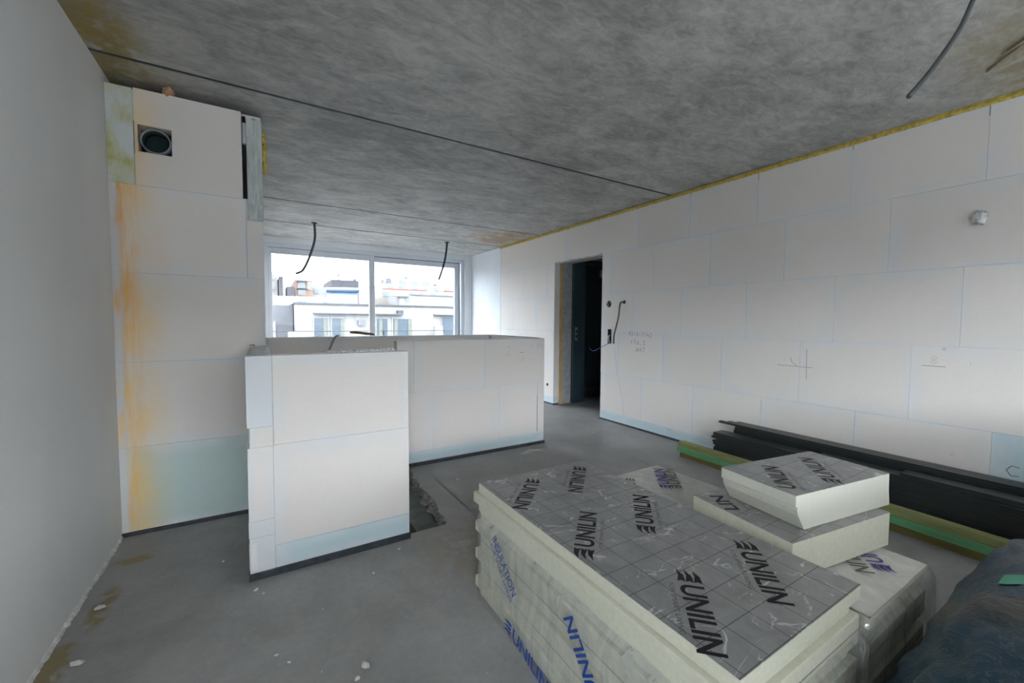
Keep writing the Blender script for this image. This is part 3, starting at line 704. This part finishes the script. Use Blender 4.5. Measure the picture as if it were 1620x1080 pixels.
# ------------------------------------------------------------------ insulation
TH = .13
def pir(parent, x0, x1, y0, y1, z0, name='foam_core', rot=None, tongue=True):
    a = .018 if tongue else 0
    m = MB().box(x0, x1, y0, y1, z0, z0+TH-.0015) if not tongue else MB().box(x0, x1, y0, y1, z0+.088, z0+TH-.0015).box(x0-a, x1-a, y0+a, y1+a, z0+.043, z0+.088).box(x0, x1, y0, y1, z0, z0+.043)
    if rot: bmesh.ops.transform(m.bm, matrix=rot, verts=m.bm.verts)
    return m.build(name, 'pir', parent, bevel=.003)
def foil_top(parent, x0, x1, y0, y1, z, rot=None):
    m = MB().box(x0, x1, y0, y1, z-.0015, z)
    if rot: bmesh.ops.transform(m.bm, matrix=rot, verts=m.bm.verts)
    return m.build('foil_facing', 'foil', parent)
def film_shell(parent, x0, x1, y0, y1, z0, z1, top, seed):
    m = MB(); e = .007; bmx = m.bm
    per = []; N1, N2 = 44, 24
    for i in range(N1): per.append((x0+(x1-x0)*0, y0+(y1-y0)*i/N1, -1, 0))
    for i in range(N2): per.append((x0+(x1-x0)*i/N2, y1, 0, 1))
    for i in range(N1): per.append((x1, y1-(y1-y0)*i/N1, 1, 0))
    for i in range(N2): per.append((x1-(x1-x0)*i/N2, y0, 0, -1))
    NZ = 14; rings = []
    for k in range(NZ+1):
        z = z0+(z1-z0)*k/NZ; ring = []
        for (x, y, nx, ny) in per:
            q = .5+.5*noise.noise(Vector((x*4+seed, y*4, z*9)))+.25*noise.noise(Vector((x*13, y*13+seed, z*22)))
            dd = .019+e*.3+.012*max(q, 0)
            if k == NZ: dd = .006
            ring.append(bmx.verts.new((x+nx*dd, y+ny*dd, z)))
        rings.append(ring)
    n = len(per)
    for a, b in zip(rings, rings[1:]):
        for i in range(n): bmx.faces.new((a[i], a[(i+1) % n], b[(i+1) % n], b[i]))
    if top:
        m2_ = MB(); bmx2 = m2_.bm
        G = 30; g = [[bmx2.verts.new((x0+(x1-x0)*i/G, y0+(y1-y0)*j/G, z1+.0065+.003*max(0, noise.noise(Vector((i*.25, j*.12, seed)))))) for j in range(G+1)] for i in range(G+1)]
        for i in range(G):
            for j in range(G): bmx2.faces.new((g[i][j], g[i+1][j], g[i+1][j+1], g[i][j+1]))
        m2_.build('film_top', 'film_top', parent, True)
    return m.build('plastic_film', 'film', parent, True)
X0, X1, Y0, Y1 = .832, 1.438, .447, 1.652
# wrapped pack under the large loose board
t = thing('insulation_pack', 'tall film-wrapped pack of cream insulation boards under the large foil-topped board', 'insulation', ((X0+X1)/2, (Y0+Y1)/2, 0), 'wrapped packs of insulation boards')
for k in range(3):
    b = pir(t, X0+.004, X1, Y0, Y1-.012, k*TH, 'insulation_board'); foil_top(b, X0+.004, X1, Y0, Y1-.012, (k+1)*TH)
film_shell(t, X0+.004, X1, Y0, Y1-.012, .004, .388, False, 3)
XF = X0-.034
place('printed_lettering', text_mesh('INSULATION', 'ink_blue', .008), t, (XF, 1.46, .353), Vector((0, -.165, -.150)), Vector((0, -.030, .032)))
place('printed_lettering', text_mesh('FOR SMART LIVING', 'ink_blue'), t, (XF, 1.475, .320), Vector((0, -.160, -.150)), Vector((0, -.016, .017)))
logo(t, (XF, .80, .13), (0, .62, .78), (0, .78, -.62), .265, .06, 'ink_blue', False)
logo(t, (XF, 1.36, .07), (0, -.62, -.1), (0, -.16, .98), .30, .055, 'ink_blue', False)
# large loose board on top
t = thing('insulation_board', 'large foil-faced insulation board with black lettering on top of the front pack', 'insulation', ((X0+X1)/2, (Y0+Y1)/2, 3*TH), 'loose insulation boards')
pir(t, X0, X1, Y0, Y1, 3*TH)
foil_top(t, X0, X1, Y0, Y1, 4*TH)
zt = 4*TH+.0006
for (a, b) in (((1.082, 1.565), (-1, -1)), ((1.375, 1.578), (-1, -1)), ((.838, .945), (1, 1)), ((1.134, .948), (1, 1)), ((1.07, .744), (-1, -1)), ((1.382, .751), (-1, -1))):
    D = Vector((*b, 0)).normalized(); V = Vector((-D.y, D.x, 0))
    logo(t, (a[0], a[1], zt), D, V, .325, .066)
# second pack behind
X2, X3 = 1.50, 2.032
t = thing('insulation_pack', 'lower film-wrapped insulation pack standing behind, carrying the two cut blocks', 'insulation', ((X2+X3)/2, 1.05, 0), 'wrapped packs of insulation boards')
for k in range(3):
    b = pir(t, X2+.02, X3, Y0+.0, Y1-.02, k*TH, 'insulation_board', tongue=True)
    foil_top(b, X2+.02, X3, Y0, Y1-.02, (k+1)*TH)
film_shell(t, X2+.02, X3, Y0, Y1-.02, .004, .386, True, 11)
D = Vector((-1, -1, 0)).normalized(); zz = .3985
logo(t, (1.765, 1.36, zz), (.69, .72, 0), (-.72, .69, 0), .30, .06, 'ink_violet', False)
logo(t, (1.815, 1.33, zz-.0005), (.69, .72, 0), (-.72, .69, 0), .30, .06, 'ink_grey', False)
logo(t, (1.72, 1.56, zz), (-.7, -.7, 0), (.7, -.7, 0), .2, .05, 'ink_grey', False)
logo(t, (1.835, .50, zz), (.7, .7, 0), (-.7, .7, 0), .27, .06, 'ink_violet', False)
logo(t, (1.96, .73, zz-.0005), (-.7, -.7, 0), (.7, -.7, 0), .27, .06, 'ink_grey', False)
# cut board lying on the second pack
def R4(c, a): return Matrix.Translation(c) @ Matrix.Rotation(a, 4, 'Z')
zc = .404
ra = R4((1.46, .645, zc), math.radians(-8))
t = thing('insulation_board', 'cut piece of insulation board sandwiched between the rear pack and the small block', 'insulation', (1.77, .80, zc), 'loose insulation boards')
pir(t, 0.02, .60, 0, .41, 0, 'foam_core', ra, False)
foil_top(t, 0.02, .60, 0, .41, TH, ra)
D = Vector((.5, .86, 0)); V = Vector((-.86, .5, 0))
place('printed_lettering', text_mesh('LIN', 'ink', .022), t, Vector((1.57, .868, zc+TH+.0006)), D*.13, V*.058)
place('printed_small_lettering', text_mesh('SMART LIVING', 'ink_grey'), t, Vector((1.605, .848, zc+TH+.0006)), D*.15, V*.012)
# small block on top of it
zb = zc+TH+.001
rb = R4((1.575, .67, zb), math.radians(-8.5))
t = thing('insulation_block', 'small cut insulation block with silvery top crowning the rear stack', 'insulation', (1.86, .77, zb), 'loose insulation boards')
m = MB()
prof = [(0.035, 0), (0.0, .055), (-.006, .075), (-.006, .088), (-.016, .088), (-.016, TH-.0015), (.553, TH-.0015), (.556, .06), (.565, 0)]
m.poly([(x, 0, z) for x, z in prof], (0, .30, 0)); bmesh.ops.transform(m.bm, matrix=rb, verts=m.bm.verts)
m.build('foam_core', 'pir2', t, bevel=.002)
foil_top(t, -.016, .553, 0, .30, TH, rb)
for (px, py, ln, mk) in ((-.025, .0, .31, False), (.225, .012, .31, True)):
    logo(t, rb @ Vector((px, py, TH+.0006)), rb.to_3x3() @ Vector((.66, .75, 0)), rb.to_3x3() @ Vector((-.75, .66, 0)), ln, .062, mark=mk)

# ------------------------------------------------------------------ battens by the right wall
ry = math.atan2(.19, 2.0)*.5
def lean(o, x, y, z, rz): o.location = (x, y, z); o.rotation_euler = (0, 0, rz); return o
def bar(name, x0, y1, z0, wd, ht, ln, mat, label, cat, group, rz=0, bev=.002):
    o = MB().box(0, wd, -ln, 0, 0, ht).build(name, mat, None, False, bev); lean(o, x0, y1, z0, rz)
    return tag(o, label, cat, group)
rz = -.045
bar('timber', 3.325, 2.42, .0, .07, .046, 3.4, 't_brown', 'brownish lowest timber lying on the floor in front of the black battens', 'timber', 'green timbers', rz)
bar('timber', 3.317, 2.45, .047, .07, .046, 3.4, 't_green', 'bright green timber in the middle of the three stacked timbers', 'timber', 'green timbers', rz)
bar('timber', 3.330, 2.44, .094, .07, .046, 3.4, 't_olive', 'pale olive timber on top of the three stacked timbers', 'timber', 'green timbers', rz)
G = 'black stained battens by the right wall'
rs = random.Random(3); th = .0175
nlay = 16
def nth(i): return {1: 'uppermost', 2: 'second from its top', 3: 'third from its top', 4: 'fourth from its top'}.get(i, '%dth layer from its top' % i)
for k in range(nlay):                                            # front column: wide boards
    y = 2.13+rs.uniform(-.05, .05)
    top = k == nlay-1
    bar('batten', 3.412+rs.uniform(-.004, .004), y, k*(th+.0004), .135, th, 3.3, 'black',
        'widest top black board of the front column, nearest the green timbers' if top else 'black board of the front column beside the green timbers, %s' % nth(nlay-k), 'batten', G, -.02, .0015)
zt_ = nlay*(th+.0004)
bar('batten', 3.418, 1.36, zt_, .12, th, 2.5, 'black', 'shorter black board starting midway along the front column', 'batten', G, -.02, .0015)
bar('batten', 3.415, .90, zt_+th+.0004, .115, th, 2.0, 'black', 'shortest black board lying uppermost on the front column', 'batten', G, -.02, .0015)
nl2 = 20
for k in range(nl2-3):                                           # wall column: wide boards below
    bar('batten', 3.572, 2.05+rs.uniform(-.05, .05), k*(th+.0004), .135, th, 3.2, 'black',
        'black board of the rear column against the wall, %s' % nth(nl2-k), 'batten', G, 0, .0015)
for k in range(nl2-3, nl2):                                      # three narrow battens in each of the top layers
    for j in range(3):
        y = 2.03-.04*j+rs.uniform(-.05, .03)
        if k == nl2-1: y = 2.20-.055*j
        bar('batten', 3.572+j*.047, y, k*(th+.0004), .040, th, 3.2, 'black',
            'narrow black batten %s of the rear column, %s' % (('in the third layer', 'in the second layer', 'on top')[k-nl2+3], ('farthest from the wall', 'between its two neighbours', 'closest to the wall')[j]), 'batten', G, 0, .0015)

# ------------------------------------------------------------------ blue sack at lower right
t = thing('blue_sack', 'bulging dark blue plastic sack at the lower right corner beside the rear pack', 'sack', (1.85, -.05, 0))
m = MB(); NU, NV = 120, 60; g = []
for i in range(NV+1):
    v_ = -PI/2+PI*i/NV; row = []
    for j in range(NU):
        u_ = 2*PI*j/NU
        cs = lambda q, e: math.copysign(abs(q)**e, q)
        p = Vector((cs(math.cos(v_), .5)*cs(math.cos(u_), .45), cs(math.cos(v_), .5)*cs(math.sin(u_), .45), cs(math.sin(v_), .8)))
        k = 1+.07*noise.noise(p*1.7+Vector((4, 1, 0)))+.035*noise.noise(p*5)
        rg = abs(noise.noise(Vector((p.x*4+p.z*3, p.y*5-p.z*2, 2.2)))); k -= .035*max(0, .22-rg)/.22
        x, y, z = p.x*.85*k, min(p.y*.43*k, .45), p.z*.28*k
        z += .035*max(-.5, p.x)                                   # the heap climbs to the right
        row.append(m.bm.verts.new((1.85+x, -.05+y, max(.0, .25+z))))
    g.append(row)
for i in range(NV):
    for j in range(NU): m.bm.faces.new((g[i][j], g[i][(j+1) % NU], g[i+1][(j+1) % NU], g[i+1][j]))
bmesh.ops.remove_doubles(m.bm, verts=m.bm.verts, dist=1e-5)
from mathutils.bvhtree import BVHTree
bvh = BVHTree.FromBMesh(m.bm)
def drape(x, y, lift=.004):
    h_ = bvh.ray_cast(Vector((x, y, 2)), Vector((0, 0, -1)))[0]
    return Vector((x, y, (h_.z if h_ else .3)+lift))
sack = m.build('sack_body', 'bag', t, True)
m = MB(); g = [[m.bm.verts.new(drape(1.835+.085*i/5+(.012*(1-j/3) if i == 0 else -.012*(1-j/3) if i == 5 else 0), .20+.055*j/3)) for j in range(4)] for i in range(6)]
for i in range(5):
    for j in range(3): m.bm.faces.new((g[i][j], g[i+1][j], g[i+1][j+1], g[i][j+1]))
m.build('green_tape', 'tape', t, True)
MB().tube(spline([drape(x, y, .006) for x, y in ((1.30, -.02), (1.36, .03), (1.41, .07), (1.48, .09), (1.60, .12), (1.72, .13))], 6), .005, 6).build('white_cord', 'cord', t, True)

# ------------------------------------------------------------------ litter on the floor
tg = thing('plastic_strap_tangle', 'tangle of white plastic strips on the floor beside the parapet corner', 'litter', (2.25, 3.2, 0))
for k in range(9):
    a = random.uniform(-.5, .5); c = Vector((2.22+random.uniform(-.06, .08), 3.2+random.uniform(-.04, .04), 0)); L = random.uniform(.07, .14)
    d_ = Vector((math.cos(a), math.sin(a)*.5, 0))
    MB().tube(spline([c-d_*L+Vector((0, 0, .003)), c-d_*L*.3+Vector((0, 0, .02*random.random()+.004)), c+d_*L*.4+Vector((0, .02, .012)), c+d_*L+Vector((0, 0, .003))], 5), .0028, 5).build('strip', 'plaster_lump', tg, True)
chip = MB().blob((0, 0, .35), (1, .8, .45), 1, .5, 2, 2)
proto = chip.build('plaster_chip', 'plaster_lump')
spots = [(3.17, 3.43, .02), (3.62, 3.88, .018), (3.55, 3.62, .014), (3.45, 3.55, .01), (2.0, 3.12, .008), (1.3, 2.95, .012), (1.45, 2.7, .008), (1.2, 2.35, .014), (1.25, 2.1, .01), (.45, 2.05, .008),
         (.30, 1.5, .02), (.26, 1.46, .012), (-.05, 2.2, .012), (-.02, 2.15, .008), (.02, 1.72, .007), (.06, 1.66, .007), (-.2, 2.55, .009), (.2, 1.9, .006), (.62, 2.2, .01), (3.0, 2.95, .010), (2.7, 3.0, .008), (3.3, 4.2, .015), (2.9, 2.5, .008), (2.2, 2.5, .007), (-.63, 2.40, .02), (-.60, 2.05, .022)]
for i, (x, y, r) in enumerate(spots):
    o = proto if i == 0 else proto.copy()
    if i: C.objects.link(o)
    o.location = (x, y, 0); o.scale = (r*random.uniform(.8, 1.3), r, r*.6); o.rotation_euler = (0, 0, random.uniform(0, 6))
    near = 'by the doorway' if (x > 2.9 and y > 2.6) else 'at the foot of the left wall' if x < -.5 else 'beside the broken floor edge' if x > 1 else 'in front of the front parapet'
    tag(o, 'small white plaster chip lying on the floor ' + near, 'debris', 'plaster chips ' + near)
o = MB().blob((0, 0, 0), (.018, .008, .005), 2, .3, 2, 1).build('orange_chip', 'foam_pink'); o.location = (.5, 2.19, .005)
tag(o, 'small orange chip on the floor in front of the parapet', 'debris')

# ------------------------------------------------------------------ outside
struct(MB().box(-90, 90, -90, 120, -8.2, -8).build('ground_outside', 'ground'))
struct(MB().box(-70, 70, -30, -20, -8, 4.2).box(-30, -22, -20, 70, -8, 4.2).build('wall_opposite_added', 'b_grey'))  # unseen facades opposite, added at a height that blocks low sky light
struct(MB().box(-1.5, 6, 7.98, 9.4, -.35, -.05).build('balcony_floor', 'b_grey'))
t = thing('balcony_railing', 'thin wire balcony railing outside the window', 'railing', (2, 9.3, -.05))
for k in range(4): MB().tube([(-1.4, 9.3, .15+k*.29), (5.9, 9.3, .15+k*.29)], .006 if k < 3 else .008, 6).build('rail', 'b_metal', t)
for x in (-1.3, 2.3, 5.8): MB().box(x-.015, x+.015, 9.285, 9.315, -.05, 1.03).build('post', 'b_metal', t)
def building(name, label, x0, x1, y, dep, z1, mat, wins=(), glassm='b_glass', z0=-8, cat='building'):
    t = thing(name, label, cat, ((x0+x1)/2, y+dep/2, z0))
    MB().box(x0, x1, y, y+dep, z0, z1).build('facade', mat, t)
    for (a, b, c, d) in wins:
        f = MB().box(a-.06, b+.06, y-.06, y+.02, c-.06, d+.06).build('window', 'b_white', t)
        MB().box(a, b, y-.08, y-.055, c, d).build('pane', glassm, f)
    return t
t = building('terrace_house', 'long white flat-roofed house with terrace doors across the way', 1.35, 15, 22, 7, 2.0, 'b_white',
             [(2.15, 2.75, -.9, 1.33), (2.95, 3.45, -.9, 1.33), (5.1, 5.65, -.9, 1.33), (5.95, 6.95, -.9, 1.33), (8.7, 10.2, -.9, 1.45)])
MB().box(1.25, 15.1, 21.9, 29.1, 2.0, 2.07).build('roof_edge', 'b_metal', t)
MB().box(2.1, 6.4, 21.7, 22, 1.55, 1.60).box(8.2, 11, 21.7, 22, 1.55, 1.6).build('canopy', 'b_grey', t)
MB().box(6.15, 6.45, 21.75, 22, 1.55, 1.78).build('awning_box', 'b_metal', t)
MB().box(4.15, 4.5, 21.8, 22, 1.0, 1.25).build('wall_lamp_box', 'b_grey', t)
for a in (2.3, 3.08): MB().box(a+.25, a+.42, 21.9, 21.935, -.9, 1.3).build('curtain', 'b_curtain', t)
for a in (5.2, 6.0, 6.75): MB().box(a, a+.18, 21.9, 21.935, -.9, 1.3).build('curtain', 'b_curtain', t)
MB().box(8.05, 8.5, 21.3, 21.6, -.9, .95).build('terrace_pillar', 'b_white', t)
t = building('party_wall_house', 'grey brick party wall with white shed door at the left of the view', -12, 1.3, 23, 7, 1.95, 'b_grey')
MB().box(-.1, .55, 22.9, 23, -.9, 1.15).build('shed_door', 'b_white', t)
MB().box(1.0, 2.0, 20.9, 21.6, -.9, .7).build('terrace_wall', 'b_white', t)
t = thing('solar_collector', 'blue tilted solar collector on the white flat roof', 'solar panel', (3.5, 23, 2.07))
for k in range(2):
    a = 2.8+k*.76
    MB().poly([(a, 22.6, 2.1), (a+.74, 22.6, 2.1), (a+.74+.12, 23.3, 2.72), (a+.12, 23.3, 2.72)], (0, .05, .06)).build('collector_panel', 'b_blue', t)
MB().tube([(2.85, 23.3, 2.8), (4.5, 23.3, 2.85)], .13, 12).build('water_tank', 'b_blue', t)
t = building('back_house', 'low pale house behind the party wall', -3, 6.4, 34, 6, 2.95, 'b_white', [(2.2, 2.8, 2.0, 2.6), (4.0, 4.6, 2.0, 2.6)])
building('tower_block', 'cream tower block at the left edge of the window', -1.5, 1.3, 45, 8, 5.75, 'b_cream', [(.35, .6, 5.0, 5.5), (.85, 1.05, 5.0, 5.5), (.35, .6, 4.1, 4.6), (.85, 1.05, 4.1, 4.6)])
building('slim_block', 'slim blue-grey block next to the cream tower', 1.4, 1.75, 44, 6, 5.25, 'b_dark')
building('grey_hut', 'small grey rooftop hut between tower and brick building', 2.05, 2.65, 44, 4, 4.35, 'b_dark')
t = building('brick_building', 'orange brick apartment building in the distance', 2.85, 4.4, 46, 8, 5.2, 'b_orange', [(3.15, 3.7, 4.45, 4.95), (3.15, 3.7, 3.75, 4.2), (3.95, 4.25, 4.3, 4.9)])
MB().box(3.0, 3.9, 45.5, 46, 4.3, 4.38).box(3.0, 3.9, 45.5, 46, 5.0, 5.08).build('balcony', 'b_metal', t)
building('white_block', 'white block with rooftop hut beside the brick building', 4.5, 6.0, 47, 8, 4.6, 'b_white', [(4.7, 5.0, 4.0, 4.4)])
t = building('dark_block', 'dark grey rooftop block in the middle distance', 6.2, 8.85, 46, 7, 5.4, 'b_dark')
MB().box(6.9, 7.0, 46.5, 46.6, 5.4, 6.1).box(6.7, 7.2, 46.5, 46.6, 5.9, 5.98).box(8.4, 8.7, 46.5, 46.8, 5.4, 5.62).build('roof_antenna', 'b_metal', t)
# terraced complex on the right
t = building('terraced_complex', 'cream terraced apartment complex filling the right pane', 11.2, 24, 50, 10, 4.9, 'b_cream', [(12.4+i*1.5, 13.2+i*1.5, 4.1, 4.7) for i in range(6)])
MB().box(12.6, 23, 51, 59, 4.9, 5.7).build('upper_storey', 'b_white', t)
MB().box(14.5, 19.5, 52, 58, 5.7, 6.5).build('top_storey', 'b_cream', t)
for i in range(6):
    f = MB().box(13.2+i*1.5, 13.9+i*1.5, 50.92, 51.02, 5.0, 5.55).build('window', 'b_white', t); MB().box(13.26+i*1.5, 13.84+i*1.5, 50.88, 50.93, 5.05, 5.5).build('pane', 'b_glass', f)
for i in range(3):
    f = MB().box(15.0+i*1.5, 15.8+i*1.5, 51.92, 52.02, 5.8, 6.35).build('window', 'b_white', t); MB().box(15.06+i*1.5, 15.74+i*1.5, 51.88, 51.93, 5.85, 6.3).build('pane', 'b_glass', f)
MB().box(12.5, 18, 50.6, 51, 4.95, 5.1).box(20.5, 24, 50.6, 51, 4.95, 5.15).build('red_awning', 'b_red', t)
MB().box(12.7, 13.0, 52, 52.4, 5.7, 6.3).box(13.3, 13.9, 52, 52.4, 5.7, 6.5).box(16, 16.3, 53, 53.4, 6.5, 6.9).box(20, 20.4, 53, 53.4, 5.7, 6.2).box(21, 21.5, 53, 53.4, 5.7, 6.05).build('chimney', 'b_grey', t)
t = building('side_house', 'white house with grey pitched roof in front of the terraced complex', 12.6, 21, 44, 5, 3.95, 'b_white', [(13.3, 13.7, 3.2, 3.6), (19.6, 20.3, 3.2, 3.8)])
MB().poly([(11.4, 43.7, 3.75), (13.6, 43.7, 3.75), (13.9, 45.2, 4.4), (12.0, 45.2, 4.4)], (0, 0, .08)).build('pitched_roof', 'b_grey', t)
MB().box(13.9, 21.1, 43.9, 49.1, 3.95, 4.05).build('roof_edge', 'b_metal', t)

# ------------------------------------------------------------------ wall behind the camera, with its wide opening for daylight
struct(MB().box(XL-.1, -.4, BY-.2, BY, 0, CZ).box(3.4, XR+.1, BY-.2, BY, 0, CZ).box(-.4, 3.4, BY-.2, BY, 2.42, CZ).box(-.4, 3.4, BY-.2, BY, -.09, .05).build('wall_front', 'white_wall'))
wn = struct(link('window_2', None)); wn.location = (1.5, BY-.1, 0)
rect_frame(-.4, 3.4, .05, 2.42, BY-.15, BY-.07, .07).build('outer_frame', 'frame', wn)
MB().box(1.46, 1.54, BY-.14, BY-.08, .12, 2.35).build('mullion', 'frame', wn)
wn = struct(link('window_3', None)); wn.location = (XL-.05, -2.9, 0)
m = rect_frame(LW0, LW1, .05, 2.38, -.04, .04, .07); m.box(-2.94, -2.86, -.03, .03, .12, 2.31)
bmesh.ops.transform(m.bm, matrix=Matrix.Translation((XL-.06, 0, 0)) @ Matrix.Rotation(PI/2, 4, 'Z'), verts=m.bm.verts)
m.build('outer_frame', 'frame', wn)
# added low wall behind the viewpoint, unseen, shades the near insulation faces
wl2 = struct(MB().box(.2, XR-.01, -.84, -.76, 0, 1.02).build('wall_shade_added', 'core'))
for u0, u1 in ((.2, .55), (.55, 1.2), (1.2, 1.85), (1.85, 2.52), (2.52, 3.15), (3.15, XR-.005)):
    for z0, z1 in ((0, .515), (.515, 1.03)): block(wl2, '+Y', -.75, u0, u1, z0, z1)  # facing blocks of the added shade wall
